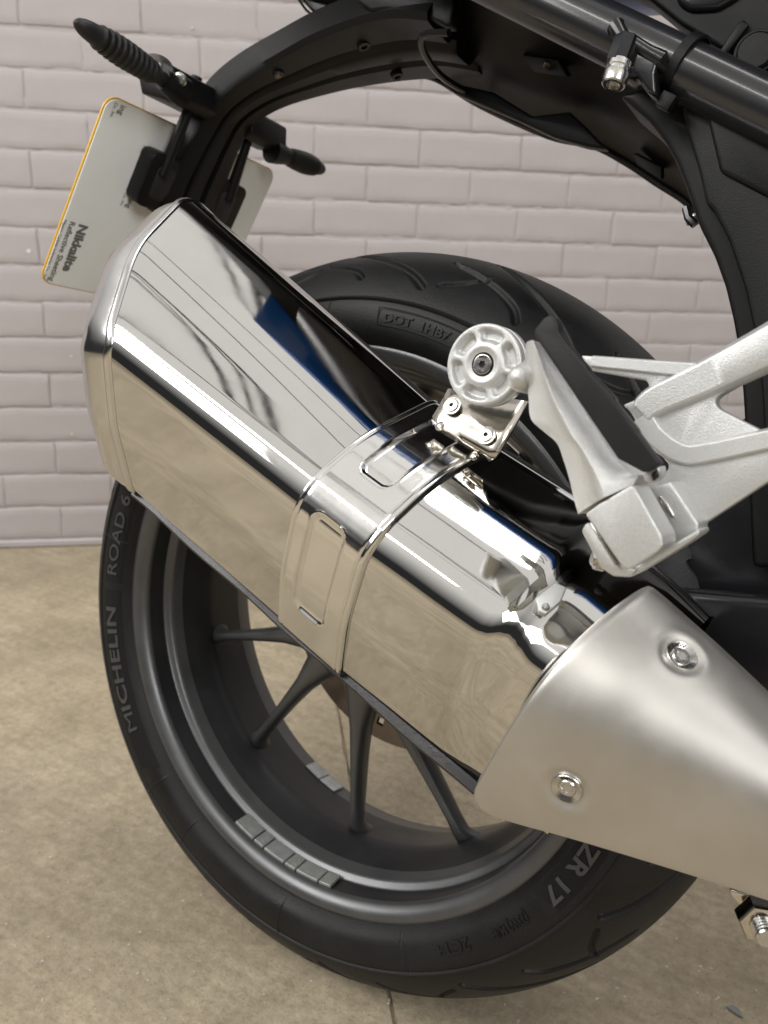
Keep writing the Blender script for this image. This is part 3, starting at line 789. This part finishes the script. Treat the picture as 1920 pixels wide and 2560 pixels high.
def footrest():
    L = [(612, 290), (622, 262), (600, 470), (632, 600), (700, 662), (748, 705), (800, 862), (826, 975), (872, 1030)]
    # stations across the peg: left edge, ridge, right edge in the photo
    st = [((614, 272), (640, 258), (682, 276)), ((608, 330), (664, 330), (722, 338)), ((612, 420), (690, 420), (782, 430)), ((624, 510), (720, 510), (838, 520)), ((634, 600), (765, 600), (892, 605)), ((690, 655), (800, 670), (930, 665)), ((746, 705), (838, 720), (965, 720)), ((775, 780), (872, 780), (1008, 778)), ((800, 860), (905, 850), (1060, 835)), ((818, 940), (925, 905), (1100, 842)), ((838, 1012), (940, 945), (1078, 885))]
    rings = []; n = len(st)
    for i, (l, m, r) in enumerate(st):
        t = i/(n-1); yl = -.268-.004*t; ym = -.283-.004*t; yr = -.276-.004*t; th = .020+.006*t
        a, b, c = P(*c3(*l), yl), P(*c3(*m), ym), P(*c3(*r), yr); bk = Vector((.006, th, .0))
        ab = a.lerp(b, .5)+Vector((0, -.0012, 0)); bc = b.lerp(c, .5)+Vector((0, -.0006, 0))
        rings.append([a, a.lerp(ab, .5)+Vector((0, -.0006, 0)), ab, b.lerp(ab, .25), b.lerp(bc, .2), bc, c, c+Vector((.001, .006, 0)), c.lerp(a, .15)+bk, a.lerp(c, .15)+bk, a+Vector((.001, .006, 0))])
    # densify along the peg
    dense = []
    for j in range(len(rings[0])): dense.append(smooth_path([r[j] for r in rings], 5))
    rings = [[dense[j][i] for j in range(len(dense))] for i in range(len(dense[0]))]
    o = loft('footrest', rings, M_cast, bike, True, True, True, 42); tag(o, 'folded silver pillion footrest with black rubber pad')
    md = o.modifiers.new('b', 'BEVEL'); md.width = .0012; md.segments = 3; md.limit_method = 'ANGLE'; md.angle_limit = .6
    # knuckle block
    pxprism('knuckle', [(868, 1012), (930, 965), (1072, 884), (1086, 900), (1200, 1105), (1206, 1148), (1185, 1172), (1070, 1246), (1046, 1252), (1028, 1238)], -.2850, .024, M_cast, o, .0026, 4, c3)
    # end boss
    q = P(*c3(592, 425), -.268); revolve('end_boss', [(.0001, -.0075), (.0030, -.0070), (.0052, -.0045), (.0060, -.001), (.0062, .004), (.0062, .014)], q, (-.15, 1, 0), M_cast, o, 28, 60)
    tube('boss_web', [P(*c3(596, 425), -.262), P(*c3(640, 400), -.268), P(*c3(690, 400), -.272)], [.0060, .0066, .006], M_cast, o, 20)
    # rubber pad
    left = [(645, 222), (662, 190), (690, 162), (712, 150)]
    pad = [(648, 238), (650, 214), (690, 164), (712, 152), (738, 162), (750, 190), (752, 222), (790, 278), (872, 372), (884, 396), (985, 500), (996, 528), (1085, 640), (1096, 664), (1190, 788), (1184, 802), (1122, 832), (1010, 772)]
    pd = pxprism('rubber_pad', pad, -.2900, .0075, M_rub, o, .0011, 3, c3)
    # lower cast lip under the pad
    pxprism('pad_lip', [(1120, 838), (1188, 800), (1192, 835), (1180, 862), (1150, 878), (1120, 870)], -.283, .012, M_cast, o, .001, 2, c3)
    pxprism('pad_plug', [(1150, 838), (1180, 815), (1184, 850), (1160, 872)], -.2845, .006, M_rub, o, .0008, 2, c3)
    return o
footrest()
# ------------------------------------------------------------------ number plate
A_ = P(270, 250, -.1145); B_ = P(105, 700, -.1145)
pv = Vector((B_.x-A_.x, 0, B_.z-A_.z)).normalized(); PM = Vector((-pv.z, 0, pv.x));  # faces forward/down
if PM.x < 0: PM = -PM
PO = Vector((A_.x, 0, A_.z))
def PL(u, v, lift=0): return PO+pv*v+Vector((0, u, 0))+PM*lift
def plate_uv(px, py):
    d = w2b(ray(px, py)); t = (PO-CB).dot(PM)/d.dot(PM); q = CB+d*t; return q.y, (q-PO).dot(pv)
HW, HH = .1145, .178
def rrect(u0, u1, v0, v1, r, k=8):
    out = []
    for cu, cv, a0 in ((u1-r, v0+r, -90), (u1-r, v1-r, 0), (u0+r, v1-r, 90), (u0+r, v0+r, 180)):
        for j in range(k+1):
            a = R_(a0+90*j/k); out.append((cu+r*math.cos(a), cv+r*math.sin(a)))
    return out
def plate():
    o = prism('number_plate', [PL(u, v) for u, v in rrect(-HW, HW, -.004, HH-.004, .012)], PM*-.0016, M_plate, bike, .0004, 2); tag(o, 'blank grey back of a number plate with a yellow edge')
    prism('front_sheet', [PL(u, v, -.0018) for u, v in rrect(-HW-.0012, HW+.0012, -.0052, HH-.0028, .0128)], PM*-.0014, M_yel, o, 0)
    def blk(u, v, big=1):
        # text runs down the plate, tops towards +u
        k = dict(extrude=.0001)
        U = Vector((0, 1, 0)); Rr = pv
        def line(t, size, du, mt, bold=0, wid=None):
            me = text_mesh(t, size, bold=bold, extrude=.0001); xs = [q.co.x for q in me.vertices]; kx = wid/(max(xs)-min(xs)); x0 = min(xs)
            for q in me.vertices: q.co = PL(u+du+q.co.y, v+(q.co.x-x0)*kx, .0003+q.co.z)
            me.name = 'sheeting_print'; fin('sheeting_print', me, mt, o, False)
        line('Nikkalite', .0135, .0180, M_ink, .0006, .0475)
        line('Reflective Sheeting', .0085, .0075, M_ink, .0001, .0600)
        line('Nippon Carbide Industries Co., Inc.', .0045, .0010, M_ink, 0, .0600)
    u, v = plate_uv(158, 548); blk(u, v)
    u, v = plate_uv(356, 362); blk(u, v)
    u, v = plate_uv(356, 362); blk(u-.005-.046+.0, v-.1065) if False else None
    u, v = plate_uv(158, 548); 
    # upper-left fragment
    for t, size, du, bold in (('ing', .0085, .0075, .0001), ('Co., Inc.', .0045, .0010, 0)):
        me = text_mesh(t, size, bold=bold, extrude=.0001); uu, vv = plate_uv(290, 256); x0 = min(q.co.x for q in me.vertices)
        for q in me.vertices: q.co = PL(uu+du+q.co.y-.002, vv+(q.co.x-x0)*.9, .0003+q.co.z)
        me.name = 'sheeting_print'; fin('sheeting_print', me, M_ink, o, False)
    return o
PLT = plate()
# ------------------------------------------------------------------ plate carrier and indicators
def carrier():
    # arm: stations (px centre of the underside on y=0), half width, depth upwards
    st = [(P(462, 560, 0), .036, .030), (P(490, 480, 0), .035, .030), (P(520, 415, 0), .033, .030), (P(552, 350, 0), .030, .026), (P(590, 290, 0), .029, .030), (P(660, 240, 0), .033, .030), (P(770, 195, 0), .041, .030), (P(860, 165, 0), .049, .030), (P(960, 142, 0), .056, .030), (P(1060, 130, 0), .062, .030), (P(1160, 142, 0), .066, .03)]
    dens = smooth_path([s[0] for s in st], 6); hw = smooth_path([Vector((s[1], s[2], 0)) for s in st], 6); rings = []
    for i, p in enumerate(dens):
        d = (dens[min(i+1, len(dens)-1)]-dens[max(i-1, 0)]).normalized(); n = Vector((d.z, 0, -d.x))    # points down/forward
        if n.z > 0 and n.x < 0: n = -n
        if n.dot(Vector((.6, 0, -.8))) < 0: n = -n
        h, dep = hw[i].x, hw[i].y; ring = []
        for yy, dd in ((-.82, -dep), (-1.0, -.006), (-.95, -.001), (-.80, .0), (-.42, .001), (-.36, -.004), (-.26, -.0055), (-.20, .001), (-.14, .003), (.14, .003), (.20, .001), (.26, -.0055), (.36, -.004), (.42, .001), (.80, 0), (.95, -.001), (1, -.006), (.82, -dep)):
            ring.append(p+Vector((0, yy*h, 0))+n*dd)
        rings.append(ring)
    o = loft('plate_carrier', rings, M_black, bike, True, True, True, 35); tag(o, 'black moulded number plate carrier arm')
    for (px, py, y, r) in ((905, 104, -.028, .0050), (692, 176, -.024, .0046), (988, 180, .024, .0050)):
        q = P(px, py, y); revolve('screw_recess', [(.0001, .0004), (r*.5, .0005), (r*.55, .002), (r, .0022), (r*1.1, .0008), (r*1.1, -.003)], q+Vector((.002, 0, -.003)), (.45, 0, -.9), M_blackg, o, 24)
    q = P(690, 176, -.024); revolve('screw', [(.0001, .0030), (.0026, .0028), (.0030, .0015), (.0030, -.001)], q+Vector((.002, 0, -.003)), (.45, 0, -.9), M_disc, o, 16)
    # crossbar with hexagonal ends that carries the indicators
    hexa = [(683, 301), (718, 321), (717, 376), (696, 388), (642, 374), (634, 330)]
    q0 = [P(*p, .080) for p in hexa]
    b = prism('indicator_crossbar', [p+Vector((.0, -.160, .0)) for p in q0], (0, .055, 0), M_black, o, .0018, 2); prism('indicator_crossbar', [p+Vector((.0, -.055, .0)) for p in q0], (0, .055, 0), M_black, o, .0018, 2)
    # cups that clamp the plate
    for u, sg in ((-.044, -1), (.047, 1)):
        pc = plate_uv(412, 440)[1]+.003
        pr = prism('plate_clamp', [PL(u+a, pc+b_, .0006) for a, b_ in rrect(-.020, .020, -.024, .028, .008, 4)], PM*.018, M_black, o, .0022, 3)
        prism('clamp_recess', [PL(u+a+sg*-.002, pc+b_, .0190) for a, b_ in rrect(-.011, .011, -.014, .018, .005, 4)], PM*-.010, M_hole, o, .0006, 1)
    # slim struts to the crossbar
    for sg in (-1, 1):
        tube('strut', [PL(sg*.040, -.052, .006), PL(sg*.042, -.02, .014), PL(sg*.046, .04, .018)], [.005, .0048, .006], M_black, o, 10)
    # plate lamp lens
    c = PL(-.075, -.040, -.004); revolve('plate_lamp', [(.0001, .010), (.007, .009), (.012, .005), (.0135, 0), (.0135, -.006)], c, (.2, -.3, -.9), M_lens, o, 28)
    # indicators
    for sg in (-1, 1):
        a = Vector((-.2185, -.083, .7555)) if sg < 0 else Vector((-.2330, .078, .7500)); b = Vector((-.2200, -.187, .7660)) if sg < 0 else Vector((-.2290, .154, .7540)); d = (b-a); Ln = d.length; d.normalize(); u, v = frame_of(d); rings = []
        prof_ = [(0, .0070), (.03, .0074), (.10, .0066), (.17, .0064), (.20, .0070), (.225, .0084), (.24, .0092)]
        for i in range(10):
            t = .245+.055*i; env = .0095+.0024*math.sin(PI*min(1, (t-.2)/.8))**.8-.0052*max(0, (t-.5)/.5)**1.7
            prof_ += [(t, env*.93), (t+.012, env*1.02), (t+.035, env*1.05), (t+.050, env*.98), (t+.0545, env*.91)]
        prof_ += [(.81, .0086), (.88, .0078), (.93, .0066), (.97, .0048), (.992, .0026), (1, .0004)]
        for t, r in prof_: rings.append([a+d*(Ln*t)+(u*math.cos(2*PI*j/28)*r*1.0+v*math.sin(2*PI*j/28)*r*.92) for j in range(28)])
        it = loft('indicator', rings, M_rub, o, True, True, True, 30); tag(it, 'ribbed black indicator stalk')
        if sg < 0:
            q = P(448, 200, -.086); torx_screw(q+Vector((0, -.0005, 0)), Vector((.25, -.9, -.15)), .0046, o, cone=False, head=.0022)
            revolve('washer', [(.0062, -.002), (.0062, .0004), (.0046, .0006), (.0046, -.002)], q, Vector((.25, -.9, -.15)), M_bolt, o, 24)
        tube('indicator_socket', [a-d*.010, a, a+d*.014], [.0125, .0115, .0085], M_black, o, 20)
    return o
carrier()
# ------------------------------------------------------------------ tail underside, liner, frame tube, side cover
def liner():
    far = [(1030, 185), (1090, 196), (1200, 262), (1370, 338), (1480, 362), (1560, 402), (1640, 455), (1710, 500), (1750, 545)]
    st = []
    for (px, py) in far: st.append(P(px, py, .075))
    path = smooth_path(st, 6); rings = []
    for i, p in enumerate(path):
        d = (path[min(i+1, len(path)-1)]-path[max(i-1, 0)]).normalized(); n = Vector((-d.z, 0, d.x))
        if n.z < 0: n = -n
        ring = []
        for k in range(25):
            yy = .075-.155*k/24; t = k/24
            arch = .012*math.sin(PI*t)**.7 + .040*t*t*(3-2*t) + .004*math.sin(9*t+i*.05)*math.sin(PI*t)
            ring.append(Vector((p.x, yy, p.z))+n*arch)
        rings.append(ring)
    o = loft('mudguard_liner', rings, M_black, bike, False, False, True, 50); md = o.modifiers.new('s', 'SOLIDIFY'); md.thickness = .003; md.offset = 1
    tag(o, 'matt black moulded liner under the tail')
    def lay(px, y, lift=.0): return P(px[0], px[1], y)
    # diamond access recess with screw, small slot near the front
    q = [P(*c2(*p), -.012) for p in ((578, 206), (735, 228), (775, 302), (630, 282))]
    prism('access_recess', [p+Vector((.004, 0, -.0055)) for p in q], (0, .008, .004), M_hole, o, .0008, 2)
    c = P(*c2(686, 250), -.016)+Vector((.004, 0, -.0055)); revolve('screw', [(.0001, .001), (.0022, .0008), (.0028, 0), (.0028, -.002)], c, (.4, -.5, -.7), M_disc, o, 14)
    q = [P(*c2(*p), .045) for p in ((1065, 640), (1185, 700), (1185, 755), (1080, 690))]; prism('drain_slot', [p+Vector((.003, 0, -.004)) for p in q], (0, .008, .003), M_hole, o, .0008, 2)
    # rolled far edge and the lower skirt with its step
    edge = [Vector((p.x, .076, p.z)) for p in path]
    tube('rolled_edge', edge, .0032, M_blackg, o, 10)
    pxprism('under_skirt', [c2(*p) for p in ((470, 395), (640, 500), (800, 480), (870, 545), (960, 640), (870, 630), (730, 590), (560, 510), (300, 400), (240, 345))], .030, .012, M_black, o, .002, 2)
    # seam ring where the carrier plugs in
    seam = smooth_path([P(px, py, y) for px, py, y in ((1118, 68, -.075), (1060, 72, -.07), (1048, 90, -.062), (1062, 130, -.04), (1100, 178, -.004), (1160, 216, .03), (1210, 238, .055))], 6)
    tube('seam', [p+Vector((.002, 0, -.004)) for p in seam], .0028, M_blackg, o, 8)
    return o
liner()
def tail():
    # body above the liner: dark belly, seat, blue side panels (the mirror finish of the silencer shows them)
    pts = []
    rings = []
    for x, zl, zh, h in ((-.31, .945, .985, .085), (-.27, .922, .985, .106), (-.20, .890, .985, .126), (-.12, .872, .975, .124), (.0, .862, .96, .106), (.10, .852, .965, .096), (.22, .835, .955, .092), (.36, .81, .93, .095), (.55, .76, .90, .11), (.75, .70, .90, .14)):
        rings.append([Vector((x, a*h, zl+(zh-zl)*b)) for a, b in ((-.80, 0), (-1, .18), (-1, .55), (-.85, .92), (-.4, 1), (.4, 1), (.85, .92), (1, .55), (1, .18), (.8, 0))])
    o = loft('tail_body', rings, M_black, bike, True, True, True, 30); tag(o, 'black tail body above the subframe')
    for sg in (-1, 1):
        q = [Vector((x, sg*y, z)) for x, y, z in ((-.055, .112, .890), (.03, .101, .870), (.22, .092, .850), (.45, .100, .81), (.62, .115, .79), (.62, .115, .87), (.40, .097, .90), (.15, .093, .93), (-.02, .108, .93))]
        p = prism('side_panel', q, (0, sg*.040, 0), M_blue, o, .003, 2); tag(p, 'blue side panel')
    # belly lip seen at the top edge, with bright trim at the rear
    pxprism('belly_lip', [c2(*p) for p in ((-200, -120), (300, -120), (305, 30), (290, 108), (262, 112), (240, 95), (110, 48), (0, 38), (-60, 46), (-120, 5))], -.062, .012, M_black, o, .002, 2)
    pxprism('tail_lamp_housing', [(752, -60), (752, 0), (772, 22), (800, 48), (840, 40), (900, 10), (900, -60)], .070, .03, M_blackg, o, .003, 3)
    tube('trim', [P(738, -40, .070), P(747, 0, .070), P(766, 26, .070), P(797, 52, .070)], .0014, M_chrome, o, 8)
    return o
tail()
def subframe():
    ty = -.100; a = P(1180, -80, ty); b = P(1920, 279, ty); d = (b-a); b2 = a+d*1.5
    o = tube('subframe_tube', [a-d*.4, a, b, b2], .0170, M_tubep, bike, 48); tag(o, 'gloss black subframe tube')
    ax = d.normalized()
    # welded lug
    c = P(1590, 116, ty-.0165)
    side = Vector((0, -1, 0)); dn = ax.cross(side).normalized()
    if dn.z > 0: dn = -dn
    tube('weld_bead', [c-ax*.021+Vector((0, .004, 0))+dn*-.004, c-ax*.017+Vector((0, -.001, 0))+dn*-.004, c-ax*.009+Vector((0, -.0025, 0)), c+Vector((0, -.003, 0)), c+ax*.010+Vector((0, -.0025, 0))+dn*.001, c+ax*.018+Vector((0, -.001, 0))+dn*.001, c+ax*.022+Vector((0, .004, 0))+dn*.003], [.0040, .0056, .0048, .0046, .0046, .0058, .0040], M_blackg, o, 14)
    hx = []
    la = [(1525, 108), (1600, 112), (1650, 140), (1636, 180), (1640, 238), (1618, 232), (1590, 190), (1568, 196), (1530, 172), (1518, 150)]
    pxprism('lug', la, ty-.0215, .022, M_blackg, o, .0030, 3)
    boss = [P(1568, 104, ty-.019), P(1556, 138, ty-.022), P(1548, 160, ty-.0225)]
    tube('boss', boss, [.0085, .0085, .0082], M_blackg, o, 8)
    s0 = P(1550, 158, ty-.0235); s1 = P(1535, 206, ty-.0265); dd = (s1-s0)
    revolve('spacer_bolt', [(.0070, 0), (.0070, .0035), (.0064, .004), (.0064, .0060), (.0074, .0064), (.0078, .0085), (.0070, .0135), (.0060, .0142), (.0044, .0142), (.0042, .0115), (.0001, .0115)], s0, dd, M_bolt, o, 28)
    # cable tie
    tc = P(1714, 168, ty); ring = []
    u, v = frame_of(ax)
    for r_, h in ((.0188, -.0030), (.0188, .0030), (.0172, .0034), (.0172, -.0034)): ring.append((r_, h))
    tie = revolve('cable_tie', ring, tc, ax, M_black, o, 48, 35, True)
    q = P(1672, 258, ty-.008); prism('cable_tie_head', [q+ax*a_+dn*b_ for a_, b_ in ((-.0045, -.004), (.0045, -.004), (.0045, .005), (-.0045, .005))], (0, -.007, 0), M_black, o, .0006, 2)
    return o
subframe()
def covers():
    arc = [(1545, 236), (1575, 262), (1620, 300), (1660, 352), (1690, 405), (1715, 470), (1745, 560), (1785, 640), (1812, 715), (1832, 800), (1846, 880), (1856, 980), (1862, 1080), (1872, 1250), (1880, 1420)]
    o = pxprism('side_cover', arc+[(2300, 1420), (2300, 330), (1940, 330), (1700, 226), (1650, 205)], -.090, .050, M_black, bike, .004, 4); tag(o, 'matt black plastic side cover beside the swingarm')
    crease = [(1702, 262), (1718, 330), (1745, 420), (1765, 510), (1782, 524), (1822, 600), (1862, 720), (1890, 850), (1905, 980), (1915, 1200)]
    pxprism('cover_panel', crease+[(2300, 1200), (2300, 360), (1930, 352), (1760, 262)], -.0985, .012, M_black, o, .005, 4)
    pxprism('cover_panel', [(1800, 430), (1935, 500), (2000, 360), (1930, 352), (1760, 262)], -.1015, .008, M_black, o, .003, 4)
    c = P(1727, 548, -.070); revolve('screw', [(.0001, .0035), (.003, .003), (.0045, 0), (.0045, -.004)], c, (-.9, -.3, -.3), M_bolt, o, 14)
    tube('clip', [P(1716, 520, -.072), P(1722, 545, -.074), P(1738, 562, -.074)], .0028, M_blackg, o, 8)
    # panel with round cap above the tube
    pnl = pxprism('battery_cover', [(1500, -60), (1620, -5), (1700, 60), (1800, 120), (1960, 210), (2300, 300), (2300, -60)], -.060, .02, M_black, bike, .003, 3); tag(pnl, 'matt black panel with a round cap above the frame tube')
    cc = P(1890, 128, -.0625); revolve('round_cap', [(.0001, -.0020), (.0100, -.0018), (.0112, -.0008), (.0115, .0005), (.0128, .0005), (.0132, .001), (.0132, .006)], cc, (0, 1, 0), M_black, pnl, 40)
    pxprism('latch', [(1842, 60), (1858, 48), (1872, 60), (1812, 140), (1796, 130)], -.0635, .006, M_black, pnl, .001, 2)
    pxprism('panel_step', [(1680, -60), (1690, 5), (1720, 28), (1790, 25), (1850, -10), (1860, -60)], -.064, .01, M_blackg, pnl, .004, 3)
    # swingarm and frame plate behind footrest and shield
    sw = prism('swingarm', [Vector((x, -.108, z)) for x, z in ((-.02, .335), (-.02, .360), (.02, .372), (.16, .400), (.60, .45), (.60, .35), (.16, .345), (.02, .325))], (0, .020, 0), M_blackg, bike, .006, 4); tag(sw, 'gloss black swingarm beside the wheel')
    fp = pxprism('frame_plate', [(1560, 1300), (1700, 1180), (1860, 1040), (2300, 1000), (2300, 2080), (1950, 1900), (1760, 1700), (1600, 1560)], -.072, .03, M_blackg, bike, .005, 3); tag(fp, 'black frame plate behind the footrest bracket')
    # bolt with nut under the shield
    a = P(1896, 2292, -.20); b = P(1917, 2342, -.212); d = b-a
    nb = revolve('linkage_bolt', [(.0052, -.02), (.0052, .0142), (.0046, .0150), (.0001, .0150)], a, d, M_bolt, bike, 24); tag(nb, 'bright steel bolt and nut below the heat shield')
    revolve('nut', [(.004, -.004), (.0098, -.0045), (.0108, -.003), (.0108, .003), (.0100, .005), (.0078, .0056), (.0054, .0056), (.0052, .004)], a+d.normalized()*.001, d, M_steel, nb, 6, 20)
    for k in range(4): revolve('thread', [(.0052, -.0006), (.0058, 0), (.0052, .0006)], a+d.normalized()*(.0068+.0019*k), d, M_bolt, nb, 24)
    pxprism('link_plate', [(1822, 2222), (1826, 2240), (1846, 2262), (1876, 2275), (1900, 2240)], -.195, .004, M_steel, nb, .001, 2)
covers()
def engine():
    rings = []
    for x, zl, zh, h in ((.56, .30, .62, .10), (.62, .20, .70, .16), (.80, .16, .74, .20), (1.00, .18, .72, .21), (1.10, .26, .62, .15)):
        rings.append([Vector((x, a*h, zl+(zh-zl)*b)) for a, b in ((-.7, 0), (-1, .2), (-1, .6), (-.8, .95), (-.3, 1), (.3, 1), (.8, .95), (1, .6), (1, .2), (.7, 0))])
    o = loft('engine_block', rings, M_black, bike, True, True, True, 35)
    for k in range(7): prism('cooling_rib', [Vector((.66+.05*k, -.205, z)) for z in (.34, .62)]+[Vector((.675+.05*k, -.205, z)) for z in (.62, .34)], (0, .03, 0), M_black, o, .002, 2)
engine()
# ------------------------------------------------------------------ slung cables overhead (mirrored in the silencer)
def cable(pts, r):
    o = tube('hanging_cable', smooth_path(pts, 10), r, M_cable, None, 8); tag(o, 'black cable slung under the workshop ceiling, mirrored in the silencer', 'cable', 'cables slung overhead')
rc = random.Random(5)
for y0, y1, r in ((-1.00, -.62, .008), (-.86, -.70, .006), (-.80, -.60, .012), (-.70, -.74, .006), (-.45, -.62, .007), (.05, -.35, .010), (.30, .18, .008), (.46, .40, .006), (.58, .38, .013), (.66, .52, .006)):
    pts = []
    for i in range(9):
        t = i/8; pts.append((-2.6+3.8*t, y0+(y1-y0)*t+.10*math.sin(t*5+y0*9)+rc.uniform(-.02, .02), 2.30+.12*(2*t-1)**2+rc.uniform(-.02, .02)))
    cable(pts, r)
# ------------------------------------------------------------------ grit on the floor
def grit():
    bm = bmesh.new()
    for i in range(420):
        px, py = random.uniform(-100, 2000), random.uniform(1500, 2640); d = ray(px, py); t = -CAM.z/d.z; q = CAM+d*t; r = random.uniform(.0004, .0013)
        mtx = Matrix.Translation((q.x, q.y, r*.3)) @ Matrix.Rotation(random.random()*6, 4, 'Z') @ Matrix.Diagonal((r*random.uniform(1, 2.2), r, r*.5, 1))
        bmesh.ops.create_icosphere(bm, subdivisions=1, radius=1, matrix=mtx)
    for i in range(500):
        u = random.uniform(-1.4, 1.7); q = wn*(WD-abs(random.gauss(0, .02))-.006)+wt*u; r = random.uniform(.0006, .0022)
        bmesh.ops.create_icosphere(bm, subdivisions=1, radius=1, matrix=Matrix.Translation((q.x, q.y, r*.3)) @ Matrix.Rotation(random.random()*6, 4, 'Z') @ Matrix.Diagonal((r*random.uniform(1, 2.2), r, r*.5, 1)))
    o = bobj('grit', bm, mat('grit_grains', (.45, .42, .37), .7, 0, var=(400, .6)), None); tag(o, 'loose pale grit scattered on the concrete', 'grit', kind='stuff')
    d = ray(1832, 2528); q = CAM+d*(-CAM.z/d.z)
    o = prism('paint_flake', [q+Vector((x, y, .0012)) for x, y in ((-.006, 0), (-.001, .005), (.004, .004), (.009, -.004), (.003, -.003))], (0, 0, .0006), mat('flake', (.16, .17, .17), .6), None, 0); tag(o, 'small grey flake on the floor at the lower right corner', 'flake')
grit()
